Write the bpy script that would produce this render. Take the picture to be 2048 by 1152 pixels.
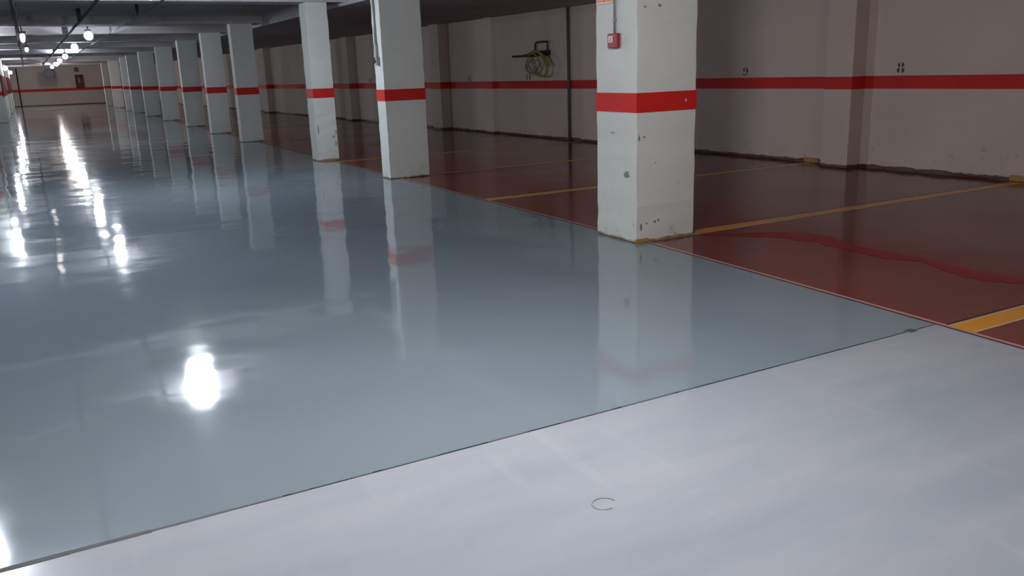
import bpy, bmesh, math, random
from mathutils import Matrix, Vector
random.seed(7)
S = bpy.context.scene
for o in list(bpy.data.objects):
    bpy.data.objects.remove(o)
C = S.collection

# ------------------------------------------------------------------ camera
cam_data = bpy.data.cameras.new('camera')
cam = bpy.data.objects.new('camera', cam_data)
C.objects.link(cam)
S.camera = cam
cam_data.sensor_width = 36.0
cam_data.lens = 1700.0 * 36.0 / 2048.0
cam_data.clip_start = 0.05
cam_data.clip_end = 300
f, cx, cy = 1700.0, 1024.0, 576.0


def unit(v):
    return Vector((v[0] - cx, v[1] - cy, f)).normalized()


Yc = unit((53.0, 170.0))            # vanishing point of the aisle direction
Dn = unit((1250.0, 7154.0))         # vanishing point of the verticals
Uc = -(Dn - Dn.dot(Yc) * Yc)
Uc.normalize()
Xc = Yc.cross(Uc)
if Xc[0] < 0:
    Xc = -Xc
R = Matrix(((Xc[0], -Xc[1], -Xc[2]), (Yc[0], -Yc[1], -Yc[2]), (Uc[0], -Uc[1], -Uc[2])))
cam.matrix_world = Matrix.Translation((0, 0, 1.5)) @ R.to_4x4()

# ------------------------------------------------------------------ world, exposure
w = bpy.data.worlds.new('world')
S.world = w
w.use_nodes = True
w.node_tree.nodes['Background'].inputs[0].default_value = (0.02, 0.02, 0.025, 1)
w.node_tree.nodes['Background'].inputs[1].default_value = 1.0
S.view_settings.view_transform = 'Standard'
S.view_settings.look = 'None'
S.view_settings.gamma = 1
S.view_settings.use_curve_mapping = False
S.view_settings.exposure = 0.0

# strength of the lamps (the garage has no other light)
LAMP_COOL = (0.86, 0.93, 1.0)
LAMP_WARM = (1.0, 0.90, 0.84)
LAMP_NEAR = (1.0, 0.96, 0.93)
LAMP_GAIN = 1.0


# ------------------------------------------------------------------ node helpers
def new_mat(name):
    m = bpy.data.materials.new(name)
    m.use_nodes = True
    nt = m.node_tree
    b = nt.nodes['Principled BSDF']
    return m, nt, b


def N(nt, kind, **kw):
    n = nt.nodes.new(kind)
    for k, v in kw.items():
        if k.startswith('i_'):
            key = k[2:]
            key = int(key) if key.isdigit() else key.replace('_', ' ')
            n.inputs[key].default_value = v
        else:
            setattr(n, k, v)
    return n


def coords(nt, scale=(1, 1, 1), kind='Object', rot=(0, 0, 0)):
    tc = N(nt, 'ShaderNodeTexCoord')
    mp = N(nt, 'ShaderNodeMapping')
    mp.inputs['Scale'].default_value = scale
    mp.inputs['Rotation'].default_value = rot
    nt.links.new(tc.outputs[kind], mp.inputs['Vector'])
    return mp.outputs['Vector']


def noise(nt, vec, scale, detail=3, rough=0.5):
    n = N(nt, 'ShaderNodeTexNoise')
    n.inputs['Scale'].default_value = scale
    n.inputs['Detail'].default_value = detail
    n.inputs['Roughness'].default_value = rough
    nt.links.new(vec, n.inputs['Vector'])
    return n.outputs['Fac']


def ramp(nt, fac, stops):
    r = N(nt, 'ShaderNodeValToRGB')
    e = r.color_ramp.elements
    while len(e) < len(stops):
        e.new(0.5)
    for i, (p, c) in enumerate(stops):
        e[i].position = p
        e[i].color = (c, c, c, 1) if isinstance(c, (int, float)) else (*c, 1)
    nt.links.new(fac, r.inputs['Fac'])
    return r.outputs['Color']


def mix(nt, fac, a, b):
    m = N(nt, 'ShaderNodeMix', data_type='RGBA')
    for s, v in ((m.inputs[0], fac), (m.inputs[6], a), (m.inputs[7], b)):
        if hasattr(v, 'links') or isinstance(v, bpy.types.NodeSocket):
            nt.links.new(v, s)
        elif isinstance(v, (int, float)):
            s.default_value = v
        else:
            s.default_value = (*v, 1)
    return m.outputs[2]


def math_n(nt, op, a, b=None, clamp=False):
    m = N(nt, 'ShaderNodeMath', operation=op, use_clamp=clamp)
    for i, v in enumerate((a, b)):
        if v is None:
            continue
        if isinstance(v, (int, float)):
            m.inputs[i].default_value = v
        else:
            nt.links.new(v, m.inputs[i])
    return m.outputs[0]


def bump(nt, b, h, strength, dist, prev=None):
    n = N(nt, 'ShaderNodeBump')
    n.inputs['Strength'].default_value = strength
    n.inputs['Distance'].default_value = dist
    nt.links.new(h, n.inputs['Height'])
    if prev:
        nt.links.new(prev, n.inputs['Normal'])
    nt.links.new(n.outputs[0], b.inputs['Normal'])
    return n.outputs[0]


def plain(name, col, rough=0.6, metal=0.0, var=0.15, scale=6.0):
    m, nt, b = new_mat(name)
    v = coords(nt)
    n = noise(nt, v, scale, 4)
    c2 = tuple(x * (1 - var) for x in col)
    c1 = tuple(min(1, x * (1 + var * 0.5)) for x in col)
    nt.links.new(mix(nt, n, c2, c1), b.inputs['Base Color'])
    b.inputs['Roughness'].default_value = rough
    b.inputs['Metallic'].default_value = metal
    return m


def emitter(name, col, strength):
    m, nt, b = new_mat(name)
    b.inputs['Base Color'].default_value = (0.8, 0.8, 0.8, 1)
    b.inputs['Emission Color'].default_value = (*col, 1)
    b.inputs['Emission Strength'].default_value = strength
    m.cycles.emission_sampling = 'FRONT'
    return m


# ------------------------------------------------------------------ materials
def plaster(name, base, dirt, warm, footshift=0.0):
    """matt masonry paint: soft mottling, scuffs, grime worn in above the floor"""
    m, nt, b = new_mat(name)
    v = coords(nt)
    big = noise(nt, v, 0.9, 5, 0.6)
    col = mix(nt, ramp(nt, big, [(0.3, 0), (0.75, 1)]), base, tuple(x * 0.86 for x in base))
    fine = noise(nt, v, 22, 6, 0.7)
    col = mix(nt, ramp(nt, fine, [(0.66, 0), (0.76, 0.35)]), col, dirt)
    sep = N(nt, 'ShaderNodeSeparateXYZ')
    tc = N(nt, 'ShaderNodeTexCoord')
    nt.links.new(tc.outputs['Object'], sep.inputs[0])
    z = sep.outputs['Z']
    # scuffs and splashes in the lowest 60 cm, a crust at the very foot
    low = math_n(nt, 'SUBTRACT', 1.0, math_n(nt, 'DIVIDE', z, 0.5), True)
    sp = noise(nt, v, 9, 8, 0.75)
    scuff = math_n(nt, 'MULTIPLY', low, ramp(nt, sp, [(0.56, 0), (0.68, 0.75)]))
    col = mix(nt, scuff, col, (0.20, 0.17, 0.13))
    edge = math_n(nt, 'ADD', z, math_n(nt, 'MULTIPLY', noise(nt, v, 7, 6, 0.7), -0.075))
    foot = ramp(nt, math_n(nt, 'ADD', edge, footshift), [(0.0, 1), (0.02, 0)])
    col = mix(nt, foot, col, warm)
    nt.links.new(col, b.inputs['Base Color'])
    b.inputs['Roughness'].default_value = 0.75
    p = bump(nt, b, noise(nt, v, 3, 5), 0.4, 0.01)
    bump(nt, b, noise(nt, v, 70, 3), 0.3, 0.002, p)
    return m


M = {}
M['pillar'] = plaster('pillar_paint', (0.56, 0.58, 0.565), (0.22, 0.21, 0.19), (0.16, 0.10, 0.05), 0.030)
M['wall'] = plaster('wall_paint', (0.51, 0.425, 0.385), (0.20, 0.18, 0.15), (0.10, 0.05, 0.035))
M['red'] = plain('red_band_paint', (0.50, 0.018, 0.016), 0.55, 0, 0.25, 3)
M['red'].node_tree.nodes['Principled BSDF'].inputs['Specular IOR Level'].default_value = 0.2
M['ceiling'] = None


def ceiling_mat():
    m, nt, b = new_mat('ceiling_concrete')
    v = coords(nt)
    n = noise(nt, v, 0.8, 6, 0.65)
    col = mix(nt, ramp(nt, n, [(0.3, 0), (0.7, 1)]), (0.44, 0.41, 0.43), (0.31, 0.29, 0.305))
    nt.links.new(col, b.inputs['Base Color'])
    b.inputs['Roughness'].default_value = 0.85
    bump(nt, b, noise(nt, v, 12, 5), 0.4, 0.01)
    return m


M['ceiling'] = ceiling_mat()


def epoxy(name, c1, c2, rough, waves, var_scale=0.5, stretch=(1, 1, 1), mott=0.5, spec=0.5, coat=0.0):
    """self-levelled epoxy coat: glossy, slightly wavy, faint roller mottling"""
    m, nt, b = new_mat(name)
    v = coords(nt, stretch)
    v0 = coords(nt)
    n = noise(nt, v, var_scale, 6, 0.6)
    col = mix(nt, ramp(nt, n, [(0.5 - mott * 0.5, 0), (0.5 + mott * 0.5, 1)]), c1, c2)
    nt.links.new(col, b.inputs['Base Color'])
    r = noise(nt, v0, 0.7, 4, 0.6)
    rr = math_n(nt, 'ADD', rough * 0.7, math_n(nt, 'MULTIPLY', r, rough * 0.6))
    nt.links.new(rr, b.inputs['Roughness'])
    b.inputs['IOR'].default_value = 1.5
    b.inputs['Specular IOR Level'].default_value = spec
    if coat:
        b.inputs['Coat Weight'].default_value = coat
        b.inputs['Coat Roughness'].default_value = 0.04
    p = bump(nt, b, noise(nt, v0, 0.9, 2, 0.4), 1.0, waves)
    bump(nt, b, noise(nt, v0, 5.0, 2, 0.5), 1.0, waves * 0.05, p)
    return m


M['grey_gloss'] = epoxy('grey_epoxy_fresh', (0.155, 0.205, 0.240), (0.178, 0.222, 0.255), 0.066, 0.014)


def near_mat():
    m, nt, b = new_mat('grey_epoxy_worn')
    v0 = coords(nt)
    vs = coords(nt, (0.55, 2.2, 1), rot=(0, 0, math.radians(24)))
    big = noise(nt, vs, 1.1, 6, 0.6)
    col = mix(nt, ramp(nt, big, [(0.34, 0), (0.62, 1)]), (0.245, 0.278, 0.325), (0.300, 0.325, 0.362))
    vt = coords(nt, (3.2, 0.5, 1), rot=(0, 0, math.radians(-38)))
    st = noise(nt, vt, 1.7, 5, 0.6)
    col = mix(nt, ramp(nt, st, [(0.58, 0), (0.76, 0.35)]), col, (0.37, 0.40, 0.43))
    nt.links.new(col, b.inputs['Base Color'])
    b.inputs['Roughness'].default_value = 0.17
    b.inputs['Specular IOR Level'].default_value = 0.35
    bump(nt, b, noise(nt, v0, 1.2, 2), 1.0, 0.005)
    return m


M['grey_worn'] = near_mat()


def red_floor():
    m, nt, b = new_mat('red_epoxy')
    v0 = coords(nt)
    vs = coords(nt, (0.7, 1.6, 1))
    n = noise(nt, vs, 0.9, 6, 0.65)
    col = mix(nt, ramp(nt, n, [(0.35, 0), (0.7, 1)]), (0.150, 0.020, 0.013), (0.105, 0.018, 0.013))
    pool = noise(nt, v0, 0.45, 5, 0.6)
    col = mix(nt, ramp(nt, pool, [(0.60, 0), (0.63, 0.8)]), col, (0.12, 0.012, 0.012))
    nt.links.new(col, b.inputs['Base Color'])
    rr = ramp(nt, noise(nt, v0, 0.6, 4), [(0.3, 0.11), (0.7, 0.17)])
    nt.links.new(rr, b.inputs['Roughness'])
    b.inputs['Specular IOR Level'].default_value = 0.4
    p = bump(nt, b, noise(nt, v0, 0.9, 2, 0.4), 1.0, 0.008)
    bump(nt, b, noise(nt, v0, 6, 2), 1.0, 0.0006, p)
    return m


M['red_floor'] = red_floor()
M['red_streak'] = plain('wet_red_paint', (0.26, 0.005, 0.010), 0.4, 0, 0.5, 5)
M['yellow'] = plain('yellow_line_paint', (0.60, 0.25, 0.006), 0.22, 0, 0.2, 4)
M['pale_edge'] = plain('pale_pink_line_paint', (0.42, 0.22, 0.20), 0.25, 0, 0.2, 8)
M['cream_edge'] = plain('cream_line_edge_paint', (0.52, 0.34, 0.22), 0.25, 0, 0.2, 8)
M['joint'] = plain('joint_filler', (0.075, 0.080, 0.085), 0.7, 0, 0.4, 12)
M['yellow_rust'] = plain('yellow_overspill', (0.36, 0.19, 0.05), 0.7, 0, 0.5, 20)
M['foot'] = plain('dark_red_foot_paint', (0.055, 0.018, 0.014), 0.5, 0, 0.5, 14)
M['black'] = plain('stencil_black', (0.03, 0.03, 0.028), 0.6, 0, 0.3, 30)
M['steel'] = plain('grey_conduit', (0.26, 0.27, 0.27), 0.45, 0.3, 0.2, 10)
M['dark_steel'] = plain('dark_conduit', (0.030, 0.030, 0.034), 0.9, 0.0, 0.2, 10)
M['dull_pipe'] = plain('dull_brown_pipe', (0.10, 0.085, 0.075), 0.7, 0, 0.3, 8)
M['rust_steel'] = plain('dark_painted_iron', (0.055, 0.035, 0.028), 0.55, 0.3, 0.4, 20)
M['call_red'] = plain('call_point_red', (0.26, 0.010, 0.022), 0.35, 0, 0.15, 10)
M['label_white'] = plain('white_label', (0.62, 0.50, 0.48), 0.4, 0, 0.1, 20)
M['sign_orange'] = plain('orange_sign', (0.66, 0.13, 0.05), 0.4, 0, 0.15, 10)
M['sign_edge'] = plain('cream_sign_edge', (0.75, 0.62, 0.42), 0.4, 0, 0.1, 10)
M['hose'] = plain('yellow_green_hose', (0.20, 0.19, 0.045), 0.5, 0, 0.35, 30)
M['cabinet_red'] = plain('red_cabinet', (0.13, 0.010, 0.010), 0.75, 0, 0.2, 6)
M['dark_blue'] = plain('dark_blue_metal', (0.018, 0.020, 0.045), 0.8, 0.0, 0.2, 6)
M['mud'] = plain('scuffed_white', (0.40, 0.42, 0.40), 0.7, 0, 0.5, 40)
M['scuff'] = plain('grey_scuff', (0.20, 0.205, 0.20), 0.7, 0, 0.5, 60)
M['chip'] = plain('chipped_plaster', (0.40, 0.36, 0.27), 0.8, 0, 0.4, 40)
M['ring'] = plain('ring_stain', (0.20, 0.22, 0.24), 0.4, 0, 0.2, 40)
M['lamp_body'] = plain('lamp_body_plastic', (0.05, 0.05, 0.07), 0.5, 0, 0.2, 10)


# ------------------------------------------------------------------ mesh helpers
def add_box(bm, x0, x1, y0, y1, z0, z1):
    v = [bm.verts.new(p) for p in ((x0, y0, z0), (x1, y0, z0), (x1, y1, z0), (x0, y1, z0),
                                   (x0, y0, z1), (x1, y0, z1), (x1, y1, z1), (x0, y1, z1))]
    for q in ((3, 2, 1, 0), (4, 5, 6, 7), (0, 1, 5, 4), (1, 2, 6, 5), (2, 3, 7, 6), (3, 0, 4, 7)):
        bm.faces.new([v[i] for i in q])


def add_tube(bm, pts, r, seg=8, closed=False):
    """a tube along a path"""
    pts = [Vector(p) for p in pts]
    n = len(pts)
    rings = []
    ref = Vector((0.13, 0.37, 0.92)).normalized()
    for i, p in enumerate(pts):
        a = pts[(i - 1) % n] if (closed or i) else p
        c = pts[(i + 1) % n] if (closed or i < n - 1) else p
        t = (c - a).normalized()
        s = t.cross(ref)
        if s.length < 1e-3:
            s = t.cross(Vector((1, 0, 0)))
        s.normalize()
        u = s.cross(t).normalized()
        rings.append([bm.verts.new(p + (s * math.cos(k * 2 * math.pi / seg) + u * math.sin(k * 2 * math.pi / seg)) * r)
                      for k in range(seg)])
    for i in range(n if closed else n - 1):
        A, B = rings[i], rings[(i + 1) % n]
        for k in range(seg):
            bm.faces.new((A[k], A[(k + 1) % seg], B[(k + 1) % seg], B[k]))
    if not closed:
        bm.faces.new(list(reversed(rings[0])))
        bm.faces.new(rings[-1])


def add_lathe(bm, prof, centre=(0, 0, 0), seg=16):
    """profile of (r, z) turned about z"""
    cxx, cyy, czz = centre
    rings = []
    for r, z in prof:
        if r < 1e-6:
            rings.append([bm.verts.new((cxx, cyy, czz + z))])
        else:
            rings.append([bm.verts.new((cxx + r * math.cos(k * 2 * math.pi / seg), cyy + r * math.sin(k * 2 * math.pi / seg), czz + z))
                          for k in range(seg)])
    for A, B in zip(rings, rings[1:]):
        for k in range(seg):
            k2 = (k + 1) % seg
            if len(A) == 1:
                bm.faces.new((A[0], B[k2], B[k]))
            elif len(B) == 1:
                bm.faces.new((A[k], A[k2], B[0]))
            else:
                bm.faces.new((A[k], A[k2], B[k2], B[k]))


def obj(name, bm, m, parent=None, smooth=False, bevel=0.0, fix=True):
    if fix:
        bmesh.ops.recalc_face_normals(bm, faces=bm.faces)
    me = bpy.data.meshes.new(name)
    bm.to_mesh(me)
    bm.free()
    if smooth:
        for p in me.polygons:
            p.use_smooth = True
    me.materials.append(m)
    o = bpy.data.objects.new(name, me)
    C.objects.link(o)
    if parent is not None:
        o.parent = parent
    if bevel:
        md = o.modifiers.new('bevel', 'BEVEL')
        md.width = bevel
        md.segments = 2
        md.limit_method = 'ANGLE'
    return o


def box(name, x0, x1, y0, y1, z0, z1, m, parent=None, bevel=0.0):
    bm = bmesh.new()
    add_box(bm, x0, x1, y0, y1, z0, z1)
    return obj(name, bm, m, parent, bevel=bevel)


def tube(name, pts, r, m, parent=None, seg=8, closed=False):
    bm = bmesh.new()
    add_tube(bm, pts, r, seg, closed)
    return obj(name, bm, m, parent, smooth=True)


def thing(name, label, cat, loc, group=None, rotz=0.0):
    o = bpy.data.objects.new(name, None)
    o.empty_display_size = 0.2
    C.objects.link(o)
    o.location = loc
    o.rotation_euler = (0, 0, rotz)
    o['label'] = label
    o['category'] = cat
    if group:
        o['group'] = group
    return o


def struct(o):
    o['kind'] = 'structure'
    return o


# ------------------------------------------------------------------ shell
XL, XEND, YB, YF = -7.0, 10.6, -9.0, 72.0
H = 2.90
JOINT_Y = 2.915


def flat_poly(name, pts, z, m, parent=None, thick=0.0):
    bm = bmesh.new()
    vs = [bm.verts.new((p[0], p[1], z)) for p in pts]
    bm.faces.new(vs)
    if thick:
        r = bmesh.ops.extrude_face_region(bm, geom=bm.faces[:])
        for e in r['geom']:
            if isinstance(e, bmesh.types.BMVert):
                e.co.z -= thick
    return obj(name, bm, m, parent)


# boundary between the grey lane and the red bays, a hand-taped line that wanders
edge = [(4.28, YB), (4.30, 1.5), (4.335, 2.5), (4.36, 2.94), (4.43, 4.3), (4.50, 5.75), (4.515, 6.5), (4.535, 9.0), (4.555, 11.7),
        (4.60, 15.0), (4.62, 21.0), (4.64, 30.0), (4.66, 45.0), (4.66, YF)]


def edge_x(y):
    for (xa, ya), (xb, yb) in zip(edge, edge[1:]):
        if ya <= y <= yb:
            return xa + (xb - xa) * (y - ya) / (yb - ya)
    return edge[-1][0]


near_edge = [(x, y) for x, y in edge if y < JOINT_Y] + [(edge_x(JOINT_Y), JOINT_Y)]
far_edge = [(edge_x(JOINT_Y + 0.012), JOINT_Y + 0.012)] + [(x, y) for x, y in edge if y > JOINT_Y + 0.02]
base = struct(box('floor_slab', XL, XEND, YB, YF, -0.20, -0.02, M['joint']))
base.name = 'floor'
fl_near = struct(flat_poly('floor', [(XL, YB)] + near_edge + [(XL, JOINT_Y)], 0, M['grey_worn'], thick=0.019))
fl_far = struct(flat_poly('floor', [(XL, JOINT_Y + 0.012)] + far_edge + [(XL, YF)], 0, M['grey_gloss'], thick=0.019))
fl_red = struct(flat_poly('floor', [(x, y) for x, y in edge] + [(XEND, YF), (XEND, YB)], 0, M['red_floor'], thick=0.019))
# filler lying in the joint, broken and lumpy
bm = bmesh.new()
x = XL
while x < 4.36:
    L = random.uniform(0.05, 0.35)
    wd = random.uniform(0.0025, 0.007) + (0.009 if x < 0.1 else 0)
    if random.random() < 0.8 or x < 0.2:
        add_box(bm, x, min(x + L, 4.36), JOINT_Y + 0.006 - wd, JOINT_Y + 0.006 + wd, -0.006, 0.0012)
    x += L + (random.uniform(0, 0.05) if x > 0.2 else 0)
add_box(bm, 4.10, 4.16, JOINT_Y - 0.018, JOINT_Y + 0.03, -0.006, 0.0016)
j = obj('joint_filler', bm, M['joint'], fl_near)
j['kind'] = 'stuff'


def strip(name, pts, w0, w1, z, m, parent):
    """flat strip of paint beside a path (offsets w0..w1 along x)"""
    bm = bmesh.new()
    a = [bm.verts.new((x + w0, y, z)) for x, y in pts]
    b = [bm.verts.new((x + w1, y, z)) for x, y in pts]
    for i in range(len(pts) - 1):
        bm.faces.new((a[i], a[i + 1], b[i + 1], b[i]))
    return obj(name, bm, m, parent)


strip('edge_line', edge, 0.0, 0.032, 0.0012, M['pale_edge'], fl_red)
strip('edge_groove', edge, -0.016, 0.0, 0.0010, M['foot'], fl_red)


# long right-hand wall, very slightly out of square with the aisle
def wx(y):
    return 10.25 - 0.03 * y


def wall_piece(bm, y0, y1, off0, off1, z0, z1):
    """a slab following the wall line: off = distance in front of the wall"""
    p = [(wx(y0) - off1, y0), (wx(y0) - off0, y0), (wx(y1) - off0, y1), (wx(y1) - off1, y1)]
    lo = [bm.verts.new((a, b, z0)) for a, b in p]
    hi = [bm.verts.new((a, b, z1)) for a, b in p]
    bm.faces.new(list(reversed(lo)))
    bm.faces.new(hi)
    for k in range(4):
        bm.faces.new((lo[k], lo[(k + 1) % 4], hi[(k + 1) % 4], hi[k]))


bm = bmesh.new()
wall_piece(bm, YB, YF, -0.25, 0.0, -0.02, H)
wr = struct(obj('wall_right', bm, M['wall']))
PIL = [(-1.6, 0.45, 0.26), (8.10, 0.45, 0.26), (18.25, 0.35, 0.10), (20.7, 0.55, 0.26), (27.4, 0.62, 0.26), (37.4, 0.8, 0.26), (47.0, 0.8, 0.26), (57.0, 0.8, 0.26)]
ZB0, ZB1 = 1.06, 1.235


def zb(y):
    # the band was taped slightly lower toward the far end
    return (1.075 - 0.0022 * max(0, y - 6), 1.243 - 0.0022 * max(0, y - 6))


bounds = [YB]
for y0, wdt, d in PIL:
    bounds += [y0, y0 + wdt]
bounds.append(YF)
for k in range(0, len(bounds), 2):
    a, b_ = bounds[k], bounds[k + 1]
    bm = bmesh.new()
    wall_piece(bm, a, b_, -0.01, 0.003, zb((a + b_) / 2)[0], zb((a + b_) / 2)[1])
    if b_ - a < 15:
        bm.free()
        bm = bmesh.new()
        p = []
        for yy in (a, b_):
            z0, z1 = zb(yy)
            p.append([(wx(yy) + 0.01, yy, z0), (wx(yy) - 0.003, yy, z0), (wx(yy) - 0.003, yy, z1), (wx(yy) + 0.01, yy, z1)])
        va = [bm.verts.new(q) for q in p[0]]
        vb = [bm.verts.new(q) for q in p[1]]
        for i in range(4):
            bm.faces.new((va[i], va[(i + 1) % 4], vb[(i + 1) % 4], vb[i]))
        bm.faces.new(va)
        bm.faces.new(vb)
    obj('red_band', bm, M['red'], wr)
for y0, wdt, d in PIL:
    bm = bmesh.new()
    wall_piece(bm, y0, y0 + wdt, -0.02, d, -0.01, H)
    p = obj('pilaster', bm, M['wall'], wr, bevel=0.008)
    z0, z1 = zb(y0)
    bm = bmesh.new()
    wall_piece(bm, y0 - 0.003, y0 + wdt + 0.003, 0.0, d + 0.003, z0, z1)
    obj('red_band', bm, M['red'], p)
# slim pipe chase at y = 15.1
tube('downpipe', [(wx(15.15) - 0.05, 15.15, 0.0), (wx(15.15) - 0.05, 15.15, 2.68)], 0.030, M['dull_pipe'], wr, 10)


def ragged_foot(name, line, m, parent, hmax=0.05, dep=0.008, step=0.06):
    """ragged dark foot of a wall: coating drawn up unevenly"""
    bm = bmesh.new()
    top, bot, tb = [], [], []
    (xa, ya), (xb, yb) = line
    L = math.hypot(xb - xa, yb - ya)
    nx, ny = (yb - ya) / L, -(xb - xa) / L
    n = max(4, int(L / step))
    h = 0.03
    for i in range(n + 1):
        t = i / n
        px, py = xa + (xb - xa) * t, ya + (yb - ya) * t
        h = max(0.006, min(hmax, h + random.uniform(-0.014, 0.014)))
        bot.append(bm.verts.new((px + nx * dep * 1.6, py + ny * dep * 1.6, 0.0005)))
        top.append(bm.verts.new((px + nx * dep * 0.4, py + ny * dep * 0.4, h)))
        tb.append(bm.verts.new((px - nx * 0.004, py - ny * 0.004, h)))
    for i in range(n):
        bm.faces.new((bot[i], bot[i + 1], top[i + 1], top[i]))
        bm.faces.new((top[i], top[i + 1], tb[i + 1], tb[i]))
    return obj(name, bm, m, parent, fix=False)


for k in range(0, len(bounds), 2):
    a, b_ = bounds[k], bounds[k + 1]
    a = max(a, -2)
    step = 0.05 if a < 30 else 0.25
    struct(ragged_foot('baseboard_right', [(wx(b_), b_), (wx(a), a)], M['foot'], None, 0.06, 0.012, step))
for y0, wdt, d in PIL[1:5]:
    struct(ragged_foot('baseboard_right', [(wx(y0 + wdt) - d, y0 + wdt), (wx(y0) - d, y0)], M['foot'], None, 0.04, 0.01))
    struct(ragged_foot('baseboard_right', [(wx(y0) - d, y0), (wx(y0), y0)], M['foot'], None, 0.04, 0.01))

# other walls
wf = struct(box('wall_far', XL - 0.25, XEND, YF, YF + 0.25, -0.02, H, M['wall']))
box('red_band', XL, wx(YF), YF - 0.005, YF + 0.01, 0.99, 1.19, M['red'], wf)
tube('downpipe', [(-0.52, YF - 0.06, 0.0), (-0.50, YF - 0.06, 2.65)], 0.045, M['dark_steel'], wf, 8)
struct(box('baseboard_far', XL, wx(YF), YF - 0.03, YF, 0, 0.05, M['foot']))
wl = struct(box('wall_left', XL - 0.25, XL, YB, YF, -0.02, H, M['wall']))
box('red_band', XL - 0.01, XL + 0.004, YB, YF, 1.06, 1.235, M['red'], wl)
wb = struct(box('wall_back', XL - 0.25, XEND, YB - 0.25, YB, -0.02, H, M['wall']))
box('red_band', XL, XEND - 0.1, YB - 0.01, YB + 0.004, 1.06, 1.235, M['red'], wb)

# ceiling slab with cross beams and the bands along the pillar rows
ce = struct(box('ceiling', XL - 0.25, XEND, YB - 0.25, YF + 0.25, H - 0.01, H + 0.25, M['ceiling']))
ZP = 2.715
BEAMS = [-6.0, 0.0, 5.78, 11.64, 15.06, 21.08, 25.16, 29.83, 35.28, 40.58, 45.68, 49.58, 56.78, 62.48, 67.6]
for y0 in BEAMS:
    box('cross_beam', -1.6, 5.08, y0, y0 + 0.60, ZP, H, M['ceiling'], ce, bevel=0.01)
box('lowered_slab', 5.06, XEND - 0.02, YB, YF, 2.66, H, M['ceiling'], ce)
box('lowered_slab', XL, -1.60, YB, YF, 2.66, H, M['ceiling'], ce)


# ------------------------------------------------------------------ painted bay lines
def bay_line(y0, y1):
    x0 = edge_x(y0) + 0.034
    x1 = wx(y0) - 0.012
    wd = y1 - y0
    ln = flat_poly('bay_line', [(x0, y0 + 0.018), (x1, y0 + 0.018), (x1, y1 - 0.018), (x0, y1 - 0.018)], 0.0014, M['yellow'], fl_red)
    flat_poly('pale_edge', [(x0, y0), (x1, y0), (x1, y0 + 0.018), (x0, y0 + 0.018)], 0.0014, M['cream_edge'], ln)
    flat_poly('pale_edge', [(x0, y1 - 0.018), (x1, y1 - 0.018), (x1, y1), (x0, y1)], 0.0014, M['cream_edge'], ln)
    flat_poly('dark_edge', [(x0, y1), (x1, y1), (x1, y1 + 0.02), (x0, y1 + 0.02)], 0.0011, M['foot'], ln)
    return ln


for yc in (-0.2, 2.785, 5.87, 8.93, 11.80, 14.75, 17.7, 20.6, 23.5, 26.4, 29.3, 32.2, 35.1, 38.0):
    bay_line(yc - 0.085, yc + 0.085)
# yellow run up onto the foot of the wall where lines meet it
for yc in (5.87, 8.93):
    bm = bmesh.new()
    wall_piece(bm, yc - 0.13, yc + 0.13, -0.01, 0.016, 0.0, 0.075)
    obj('yellow_overspill', bm, M['yellow_rust'], wr, bevel=0.01)

# darker wet trail left in the red coating
trail = [(5.10, 5.76, .03), (5.35, 5.55, .05), (5.62, 5.30, .09), (5.74, 5.02, .13), (5.66, 4.62, .08), (5.62, 4.25, .07), (5.70, 4.00, .05),
         (5.60, 3.68, .11), (5.56, 3.45, .08), (5.66, 3.22, .05), (5.8, 2.98, .03)]
bm = bmesh.new()
a, b_ = [], []
for i in range(len(trail) - 1):
    for s in range(8):
        t = s / 8
        x = trail[i][0] * (1 - t) + trail[i + 1][0] * t
        y = trail[i][1] * (1 - t) + trail[i + 1][1] * t
        wv = (trail[i][2] * (1 - t) + trail[i + 1][2] * t) * random.uniform(1.1, 1.9)
        a.append(bm.verts.new((x - wv * 0.8, y - wv * 0.6, 0.0013)))
        b_.append(bm.verts.new((x + wv * 0.8, y + wv * 0.6, 0.0013)))
for i in range(len(a) - 1):
    bm.faces.new((a[i], a[i + 1], b_[i + 1], b_[i]))
obj('paint_trail', bm, M['red_streak'], fl_red)
# small ring left by a tin on the worn grey slab
bm = bmesh.new()
ring = [(1.56 + 0.045 * math.cos(t * math.pi / 9), 2.24 + 0.040 * math.sin(t * math.pi / 9), 0.0008) for t in range(15)]
add_tube(bm, ring, 0.0022, 5)
obj('ring_mark', bm, M['ring'], fl_near)


# ------------------------------------------------------------------ stencilled numbers on the right wall
def arc(cx_, cz_, rx, rz, a0, a1, w_in, n=9):
    """crescent stroke: list of (outer, inner) points"""
    out = []
    for i in range(n):
        t = math.radians(a0 + (a1 - a0) * i / (n - 1))
        k = math.sin(math.pi * i / (n - 1))
        th = w_in * 1.35 * (0.3 + 0.7 * k)
        out.append(((cx_ + rx * math.cos(t), cz_ + rz * math.sin(t)), (cx_ + (rx - th) * math.cos(t), cz_ + (rz - th * 0.5) * math.sin(t))))
    return out


def bar(x0, z0, x1, z1, wdt):
    return [((x0 - wdt / 2, z0), (x0 + wdt / 2, z0)), ((x1 - wdt / 2, z1), (x1 + wdt / 2, z1))]


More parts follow.
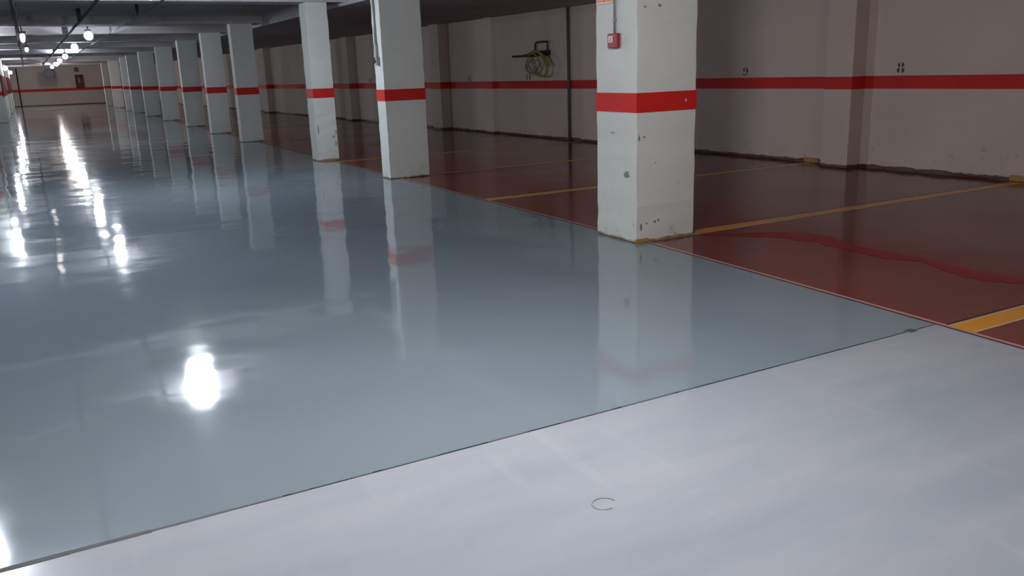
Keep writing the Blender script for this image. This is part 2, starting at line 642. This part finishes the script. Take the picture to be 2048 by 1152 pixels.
DIG = {
    '1': [bar(0.05, 0, 0.05, 0.125, 0.026)],
    '2': [arc(0.04, 0.090, 0.034, 0.034, -30, 160, 0.016), bar(0.012, 0.016, 0.062, 0.066, 0.016), [((0.006, 0.0), (0.006, 0.014)), ((0.075, 0.0), (0.075, 0.014))]],
    '4': [bar(0.058, 0, 0.058, 0.125, 0.018), bar(0.008, 0.042, 0.046, 0.118, 0.012), [((0.004, 0.028), (0.004, 0.040)), ((0.078, 0.028), (0.078, 0.040))]],
    '8': [arc(0.04, 0.095, 0.032, 0.030, 108, 252, 0.017), arc(0.04, 0.095, 0.032, 0.030, -72, 72, 0.017),
          arc(0.04, 0.032, 0.038, 0.034, 108, 252, 0.020), arc(0.04, 0.032, 0.038, 0.034, -72, 72, 0.020)],
    '9': [arc(0.04, 0.090, 0.034, 0.034, 105, 255, 0.018), arc(0.038, 0.078, 0.040, 0.046, -70, 75, 0.018), arc(0.030, 0.036, 0.036, 0.036, -75, -10, 0.014), arc(0.04, 0.03, 0.034, 0.030, 170, 250, 0.014)],
}


def number(text, yc, zc=1.272, sc=1.0, wide=0.088):
    """black stencil digits; x of the digits runs toward the camera side (-y)"""
    bm = bmesh.new()
    total = wide * len(text) * sc * 1.35
    y = yc + total / 2
    for ch in text:
        for st in DIG[ch]:
            prev = None
            for (ax, az), (bx, bz) in st:
                pa = bm.verts.new((wx(y) - 0.003, y - ax * 1.35 * sc, zc + az * sc))
                pb = bm.verts.new((wx(y) - 0.003, y - bx * 1.35 * sc, zc + bz * sc))
                if prev:
                    bm.faces.new((prev[0], pa, pb, prev[1]))
                prev = (pa, pb)
        y -= wide * 1.35 * sc
    return obj('painted_number', bm, M['black'], wr)


number('8', 7.56, 1.272, 1.08)
number('9', 10.30, 1.262, 1.05)
number('11', 16.80, 1.235)
number('12', 19.56, 1.232)
number('14', 26.2, 1.225)
# grey scuff on the wall near the floor
for (yy, zz, s) in ((6.35, 0.36, .05), (5.95, 0.30, .03)):
    bm = bmesh.new()
    vs = [bm.verts.new((wx(yy) - 0.002, yy + s * random.uniform(.7, 1.1) * math.cos(t * 0.7), zz + s * random.uniform(.6, 1.0) * math.sin(t * 0.7))) for t in range(9)]
    bm.faces.new(vs)
    obj('scuff_mark', bm, M['mud'], wr)


# ------------------------------------------------------------------ pillars
def pillar(label, x0, x1, y0, y1, zr=(1.107, 1.267), top=ZP, foot=True, group=None, near=False):
    cxp, cyp = (x0 + x1) / 2, (y0 + y1) / 2
    t = thing('pillar', label, 'pillar', (cxp, cyp, 0), group)
    a, b = (x1 - x0) / 2, (y1 - y0) / 2
    bm = bmesh.new()
    nz = 26 if near else 12
    rings = []
    for k in range(nz + 1):
        z = top * k / nz
        amp = 0.004 if near else 0.003
        j = [random.uniform(-amp, amp) for _ in range(8)]
        rings.append([bm.verts.new(p) for p in ((-a + j[0], -b + j[1], z), (a + j[2], -b + j[3], z), (a + j[4], b + j[5], z), (-a + j[6], b + j[7], z))])
    for A, B in zip(rings, rings[1:]):
        for k in range(4):
            bm.faces.new((A[k], A[(k + 1) % 4], B[(k + 1) % 4], B[k]))
    bm.faces.new(list(reversed(rings[0])))
    bm.faces.new(rings[-1])
    obj('shaft', bm, M['pillar'], t, bevel=0.006 if near else 0)
    e = 0.0055
    bm = bmesh.new()
    outer = [(-a - e, -b - e), (a + e, -b - e), (a + e, b + e), (-a - e, b + e)]
    lo = [bm.verts.new((p[0], p[1], zr[0])) for p in outer]
    hi = [bm.verts.new((p[0], p[1], zr[1])) for p in outer]
    inn = [(-a + 0.01, -b + 0.01), (a - 0.01, -b + 0.01), (a - 0.01, b - 0.01), (-a + 0.01, b - 0.01)]
    lo2 = [bm.verts.new((p[0], p[1], zr[0])) for p in inn]
    hi2 = [bm.verts.new((p[0], p[1], zr[1])) for p in inn]
    for k in range(4):
        k2 = (k + 1) % 4
        bm.faces.new((lo[k], lo[k2], hi[k2], hi[k]))
        bm.faces.new((hi[k], hi[k2], hi2[k2], hi2[k]))
        bm.faces.new((lo[k2], lo[k], lo2[k], lo2[k2]))
    obj('red_band', bm, M['red'], t)
    if foot:
        st = 0.03 if near else 0.08
        o = ragged_foot('foot_stain', [(a - 0.0, -b), (-a + (0.10 if near else 0.02), -b)], M['foot'], t, 0.022 if near else 0.05, 0.010, st)
    return t


p1 = pillar('large white pillar nearest the camera, with a red call point on its side', 4.395, 5.03, 5.80, 6.38, near=True)
p2 = pillar('white pillar with a grey switch conduit down its bright narrow side', 4.41, 5.03, 11.66, 11.98, near=True)
p3 = pillar('narrow white pillar just beyond the one with the switch conduit, chipped near its foot', 4.375, 4.75, 15.08, 15.50, near=True)
p4 = pillar('dark-fronted white pillar, first beyond the narrow chipped one', 4.31, 4.81, 21.10, 21.42)
p5 = pillar('pale-fronted white pillar between two darker-fronted pillars, fifth along the bay edge', 4.34, 4.86, 25.18, 25.50)
p6 = pillar('grey-fronted white pillar, sixth along the bay edge from the call point pillar', 4.40, 4.98, 29.85, 30.2)
p7 = pillar('pale wide pillar, seventh along the bay edge from the call point pillar', 4.40, 4.98, 35.3, 35.65)
p8 = pillar('very dark-fronted pillar far down the bay edge, eighth from the call point pillar', 4.36, 4.95, 40.6, 40.95)
p9 = pillar('far bay-edge pillar just beyond the very dark-fronted one', 4.35, 4.93, 45.7, 46.05)
for i, (y, l) in enumerate([(49.6, 'tenth'), (56.8, 'eleventh'), (62.5, 'twelfth')]):
    pillar('distant bay-edge pillar near the end wall, ' + l + ' from the call point pillar', 4.40, 4.95, y, y + 0.4)
# left-hand row
left = [(25.2, 25.6, 'left-row pillar mostly outside the frame at the left edge'), (35.3, 35.7, 'second left-row pillar outside the left edge, seen only in the floor')]
for y0, y1, l in left:
    pillar(l, -1.55 if y0 < 30 else -1.78, -0.92 if y0 < 30 else -1.15, y0, y1)
core = [(42.0, 50.5, 'long white wall pier on the left with a tall dark red panel, nearest of three'),
        (55.0, 59.5, 'middle of the three white wall piers with red panels on the left'),
        (63.0, 67.0, 'farthest white wall pier with a red panel on the left, before the end wall')]
M['panel_red'] = plain('dull_red_panel', (0.15, 0.010, 0.010), 0.9, 0, 0.2, 3)
M['panel_red'].node_tree.nodes['Principled BSDF'].inputs['Specular IOR Level'].default_value = 0.05
for y0, y1, l in core:
    t = pillar(l, -1.55, -0.90, y0, y1, foot=False)
    a, b = 0.325, (y1 - y0) / 2
    box('red_panel', a - 0.02, a + 0.009, -b - 0.009, b, 1.05, 1.95, M['panel_red'], t)

# small wear on the nearest pillars (children)
hb = 0.29


def blotch(name, parent, plane, u, z, ru, rz, m, off=0.0035, n=12):
    bm = bmesh.new()
    vs = []
    for k in range(n):
        tt = k * 2 * math.pi / n
        q = random.uniform(0.55, 1.1)
        du, dz = ru * q * math.cos(tt), rz * q * math.sin(tt)
        if plane[0] == 'x':
            vs.append(bm.verts.new((plane[1] - off, u + du, z + dz)))
        else:
            vs.append(bm.verts.new((u + du, plane[1] - off, z + dz)))
    bm.faces.new(vs)
    return obj(name, bm, m, parent)


ax, by = -0.3175, -0.29
blotch('scuff_mark', p1, ('x', ax), -0.16, 0.585, 0.045, 0.035, M['scuff'], 0.006)
blotch('scuff_mark', p1, ('x', ax), 0.05, 0.93, 0.03, 0.012, M['mud'], 0.006)
for (u, z, ru, rz) in ((-0.295, 0.90, .010, .03), (-0.24, 0.905, .014, .008), (-0.27, 0.14, .016, .035), (-0.21, 0.165, .012, .008), (-0.12, 0.17, .016, .012),
                       (-0.08, 0.18, .012, .015), (0.13, 0.49, .006, .008), (-0.24, 1.95, .016, .010), (-0.09, 1.96, .018, .014), (-0.12, 0.68, .010, .008)):
    blotch('scuff_mark', p1, ('y', by), u, z, ru, rz, M['scuff'], 0.006)
blotch('chip_mark', p1, ('y', by), 0.20, 1.19, 0.010, 0.015, M['label_white'], 0.008)
box('yellow_overspill', ax - 0.006, ax + 0.13, by - 0.012, by + 0.01, 0, 0.035, M['yellow_rust'], p1, bevel=0.006)
box('yellow_overspill', -0.12, 0.15, -0.218, -0.20, 0, 0.035, M['yellow_rust'], p3, bevel=0.005)
for (u, z, ru, rz) in ((0.11, .42, .03, .03), (0.165, .50, .02, .06), (0.15, .30, .025, .05), (-0.16, .55, .008, .10)):
    blotch('chip_mark', p3, ('y', -0.21), u, z, ru, rz, M['chip'] if u > 0 else M['scuff'], 0.006)

# ------------------------------------------------------------------ things on pillar 1's left face (x = 4.395)
fx = 4.395
cp = thing('fire_call_point', 'small square red fire call point with a white label on the nearest pillar', 'call point', (fx, 6.085, 1.637))
box('housing', -0.045, -0.004, -0.066, 0.066, 0, 0.118, M['call_red'], cp, bevel=0.006)
box('label_panel', -0.048, -0.044, -0.012, 0.048, 0.045, 0.098, M['label_white'], cp, bevel=0.001)
bm = bmesh.new()
for (u, z) in ((0.010, 0.060), (0.026, 0.060), (0.018, 0.080)):
    add_box(bm, -0.0492, -0.0478, u - 0.003, u + 0.003, z - 0.008, z + 0.008)
g = obj('label_print', bm, M['scuff'], cp)
box('test_slot', -0.0462, -0.0445, -0.056, -0.044, 0.012, 0.022, M['black'], cp)
cd = thing('cable_conduit', 'pale grey cable conduit rising from the red call point up the nearest pillar', 'conduit', (fx, 6.085, 1.755))
tube('tube', [(-0.016, 0, 0), (-0.016, 0.004, ZP - 1.757)], 0.010, M['steel'], cd, 8)
for z in (0.10, 0.45, 0.8):
    box('clip', -0.026, -0.004, -0.016, 0.016, z, z + 0.014, M['steel'], cd, bevel=0.002)
sg = thing('wall_sign', 'orange sign with cream border high on the nearest pillar, beside the conduit', 'sign', (fx, 6.245, 2.005))
box('panel', -0.010, -0.004, -0.115, 0.115, 0, 0.21, M['sign_edge'], sg, bevel=0.001)
box('face', -0.0125, -0.0095, -0.105, 0.105, 0.010, 0.20, M['sign_orange'], sg)
bm = bmesh.new()
add_box(bm, -0.0138, -0.0122, -0.006, 0.004, 0.0105, 0.07)
obj('printed_mark', bm, M['call_red'], sg)

# ------------------------------------------------------------------ switches on pillar 2's left face (x = 4.41)
fx = 4.41
sw = thing('switch_conduit', 'grey conduit ending in two small switch boxes on the second pillar', 'conduit', (fx, 11.83, 1.60))
tube('tube', [(-0.020, 0, 0.12), (-0.020, 0.012, 0.6), (-0.020, 0.005, ZP - 1.603)], 0.017, M['steel'], sw, 8)
box('collar', -0.040, -0.004, -0.028, 0.028, 0.100, 0.30, M['steel'], sw, bevel=0.006)
box('switch_box', -0.055, -0.004, -0.075, -0.012, 0.0, 0.12, M['steel'], sw, bevel=0.008)
box('switch_box', -0.055, -0.004, 0.012, 0.075, 0.03, 0.115, M['dark_steel'], sw, bevel=0.008)
bm = bmesh.new()
add_box(bm, -0.062, -0.052, -0.055, -0.032, 0.04, 0.08)
obj('rocker', bm, M['dark_steel'], sw)

# ------------------------------------------------------------------ hose rack on the right wall
yr = 16.2
rk = thing('hose_rack', 'dark iron hose bracket with a long arm on the far side wall', 'bracket', (wx(yr), yr, 1.70), rotz=math.atan(0.03))
tube('arm', [(-0.09, 1.10, 0.055), (-0.09, 0.5, 0.058), (-0.09, -0.26, 0.065)], 0.020, M['rust_steel'], rk, 8)
tube('arm_grip', [(-0.09, 0.55, 0.058), (-0.09, 0.22, 0.062)], 0.034, M['rust_steel'], rk, 8)
fr = [(-0.07, 0.17, 0.06), (-0.07, 0.17, 0.28), (-0.07, 0.14, 0.315), (-0.07, 0.09, 0.325), (-0.07, -0.26, 0.325), (-0.07, -0.30, 0.315), (-0.07, -0.31, 0.28), (-0.07, -0.31, 0.02)]
tube('frame', fr, 0.020, M['rust_steel'], rk, 8)
box('wall_plate', -0.03, -0.002, -0.33, 0.20, 0.05, 0.15, M['rust_steel'], rk, bevel=0.008)
for yy in (-0.22, 0.12):
    tube('stub', [(-0.005, yy, 0.09), (-0.09, yy, 0.06)], 0.014, M['rust_steel'], rk, 6)
hs = thing('hose', 'yellow-green hose looped over the iron bracket on the wall', 'hose', (wx(yr) - 0.165, yr, 1.70), rotz=math.atan(0.03))


def loop(cy_, cz_, ry, rz, tilt, n=28, x=-0.02):
    out = []
    for k in range(n):
        t = 2 * math.pi * k / n
        u, v = ry * math.cos(t), rz * math.sin(t)
        out.append((x + 0.02 * math.sin(t * 2), cy_ + u * math.cos(tilt) - v * math.sin(tilt), cz_ + u * math.sin(tilt) + v * math.cos(tilt)))
    return out


tube('coil', loop(0.12, -0.11, 0.27, 0.19, -0.25), 0.017, M['hose'], hs, 8, True)
tube('coil', loop(-0.10, -0.13, 0.40, 0.22, 0.35, x=-0.03), 0.016, M['hose'], hs, 8, True)
tube('coil', loop(0.10, -0.17, 0.16, 0.155, 0.2, x=-0.045), 0.018, M['hose'], hs, 8, True)
tube('loose_end', [(-0.03, 0.28, 0.06), (-0.04, 0.05, 0.13), (-0.04, -0.20, 0.12), (-0.03, -0.36, 0.02), (-0.02, -0.50, -0.12), (-0.02, -0.53, -0.17)], 0.030, M['hose'], hs, 8)

# ------------------------------------------------------------------ ceiling lamps
em_cache = {}


def lamp_mat(col, st):
    k = (col, st)
    if k not in em_cache:
        em_cache[k] = emitter('lit_lamp_glass', col, st)
    return em_cache[k]


def lamp(label, x, y, z, st, col=LAMP_COOL, r=0.10, top=H - 0.01, group=None):
    t = thing('ceiling_lamp', label, 'lamp', (x, y, z), group)
    bm = bmesh.new()
    add_lathe(bm, [(0, -r), (r * .38, -r * .92), (r * .71, -r * .71), (r * .92, -r * .38), (r, 0), (r * .92, r * .38), (r * .71, r * .71), (r * .5, r * .86)], seg=14)
    g = obj('globe', bm, lamp_mat(col, st * LAMP_GAIN), t, smooth=True)
    bm = bmesh.new()
    add_lathe(bm, [(0, r * .8), (r * .62, r * .82), (r * .78, r * 1.0), (r * .8, r * 1.45), (r * .4, r * 1.6), (0, r * 1.6)], seg=14)
    obj('socket', bm, M['lamp_body'], t, smooth=True)
    zt = top - z
    if zt > r * 1.6:
        tube('stem', [(0, 0, r * 1.55), (0, 0, zt)], 0.018, M['lamp_body'], t, 6)
    bm = bmesh.new()
    add_lathe(bm, [(0, zt - 0.03), (0.07, zt - 0.03), (0.08, zt - 0.002), (0, zt - 0.002)], seg=12)
    obj('ceiling_rose', bm, M['lamp_body'], t)
    return t


lamp('added unseen round lamp over the lane near the camera', 1.5, 2.8, 2.60, 880, LAMP_NEAR)  # out of frame, added as a guess to lift the foreground brightness
lamp('lit round lamp above the top edge, whose glow is mirrored brightest in the floor', 1.56, 12.3, 2.66, 330, r=0.155)
lamp('largest lit round lamp in the ceiling row over the lane', 1.49, 23.7, 2.60, 285)
lamp('second lit round lamp of the row over the lane', 1.50, 31.0, 2.60, 340)
lamp('third lit round lamp of the row over the lane', 1.55, 40.2, 2.57, 250)
lamp('fourth lit round lamp of the row over the lane', 1.55, 46.8, 2.56, 300)
lamp('fifth lit round lamp of the row over the lane', 1.58, 54.0, 2.54, 420, LAMP_WARM)
lamp('farthest lit round lamp of the row over the lane, just above the dark blue box', 1.58, 62.5, 2.54, 720, LAMP_WARM)
# unseen behind the camera, added to brighten the foreground
lamp('added unseen round lamp over the lane well behind the camera', 1.5, -4.5, 2.60, 700, LAMP_NEAR)


def side_lamp(label, y, st, x=-0.80, z=2.32, r=0.085):
    t = thing('bulkhead_lamp', label, 'lamp', (x, y, z))
    bm = bmesh.new()
    add_lathe(bm, [(0, -r * 1.3), (r * .5, -r * 1.15), (r * .87, -r * .6), (r, 0), (r * .87, r * .6), (r * .5, r * 1.15), (0, r * 1.3)], seg=12)
    obj('glass', bm, lamp_mat(LAMP_COOL, st * LAMP_GAIN), t, smooth=True)
    box('bracket', -0.12, -0.06, -0.05, 0.05, -0.05, 0.16, M['lamp_body'], t, bevel=0.005)
    return t


t = side_lamp('lit lamp hanging left of the lane, beyond the lower left corner, mirrored at that corner', 7.9, 600, -0.85)
tube('stem', [(-0.09, 0, 0.15), (-0.09, 0, H - 0.012 - 2.32)], 0.012, M['lamp_body'], t, 6)
side_lamp('lit lamp on a left-row pillar, off the left edge, mirrored in the floor', 25.0, 200, -0.92 + .12)
t = side_lamp('lit lamp on an arm from the second left-row pillar, off the left edge', 35.45, 200, -0.92 + .12)
box('arm', -0.35, -0.10, -0.015, 0.015, 0.06, 0.09, M['lamp_body'], t)
side_lamp('lit lamp on the nearest white wall pier at the far left', 48.6, 250, -0.90 + .12)
side_lamp('lit lamp on the farthest white wall pier at the left, beside the end wall', 66.0, 380, -0.90 + .12)
for (y, x, z, l) in ((22.3, 0.08, 2.50, 'nearer of two short white tubes with a weak glow at upper left'), (29.6, 0.16, 2.50, 'farther of two short white tubes with a weak glow at upper left')):
    t = thing('glowing_tube', l, 'lamp', (x, y, z))
    L = 1.1 if y < 25 else 0.6
    tube('tube', [(0, -L, 0), (0, L, 0)], 0.05, lamp_mat(LAMP_WARM, 2.2), t, 8)  # short bright white fitting, weak glow set in its material
    box('top_cover', -0.07, 0.07, -L - .03, L + .03, 0.05, 0.09, M['lamp_body'], t)
    for s in (-0.7, 0.7):
        tube('hanger', [(0, s * L, 0.08), (0, s * L, H - 0.012 - z)], 0.008, M['dark_steel'], t, 5)

# ------------------------------------------------------------------ conduits along the ceiling
def conduit(label, x, z, y0, y1, r, step=6):
    t = thing('ceiling_conduit', label, 'pipe', (x, y0, z))
    pts = []
    n = int((y1 - y0) / 1.5)
    for i in range(n + 1):
        pts.append((random.uniform(-0.012, 0.012), (y1 - y0) * i / n, random.uniform(-0.006, 0.006)))
    tube('tube', pts, r, M['dark_steel'], t, 8)
    k = 1.0
    while k < y1 - y0:
        box('clip', -r - .012, r + .012, k, k + .03, -r * .2, min(H - 0.012, ZP + 0.2) - z, M['dark_steel'], t)
        k += step
    return t


conduit('dark conduit along the ceiling on the pillar side of the lamps', 2.02, 2.69, 5.0, 68.0, 0.014)
conduit('thick dark conduit along the ceiling left of the lamp row', 1.08, 2.66, 6.0, 66.0, 0.026)
conduit('slim dark pipe along the ceiling above the glowing white tubes', 0.00, 2.62, 5.0, 60.0, 0.03)
# dark box hanging near the far end
t = thing('ventilation_box', 'dark blue box hanging under the ceiling before the end wall', 'ventilation box', (1.50, 67.2, 1.95))
box('casing', -0.30, 0.30, -0.3, 0.3, 0, 0.52, M['dark_blue'], t, bevel=0.02)
for s in (-0.22, 0.22):
    tube('hanger', [(s, 0, 0.51), (s, 0, H - 0.012 - 1.95)], 0.012, M['dark_steel'], t, 5)
bm = bmesh.new()
for k in range(7):
    add_box(bm, -0.25, 0.25, -0.312, -0.298, 0.05 + k * 0.06, 0.075 + k * 0.06)
g = obj('grille', bm, M['lamp_body'], t)
g['kind'] = 'stuff'

# hose cabinet on the far wall
t = thing('fire_hose_cabinet', 'dark red cabinet with a pale pane on the end wall', 'cabinet', (3.45, YF, 1.16))
box('casing', -0.26, 0.26, -0.22, -0.006, 0, 0.95, M['cabinet_red'], t, bevel=0.02)
d = box('door', -0.24, 0.24, -0.24, -0.222, 0.03, 0.92, M['cabinet_red'], t, bevel=0.01)
box('pane', -0.08, 0.04, -0.246, -0.239, 0.35, 0.72, M['scuff'], d)
box('handle', 0.15, 0.18, -0.262, -0.239, 0.42, 0.54, M['steel'], d)
t = thing('alarm_sounder', 'small brown sounder on the end wall above the red cabinet', 'alarm', (3.33, YF, 2.30))
bm = bmesh.new()
add_lathe(bm, [(0, 0.0), (0.11, 0.02), (0.13, 0.12), (0.11, 0.30), (0, 0.34)], (0, -0.12, 0), 12)
obj('body', bm, plain('brown_plastic', (0.22, 0.11, 0.05), 0.5), t, smooth=True)
box('mount', -0.06, 0.06, -0.05, -0.004, 0.08, 0.26, M['lamp_body'], t)
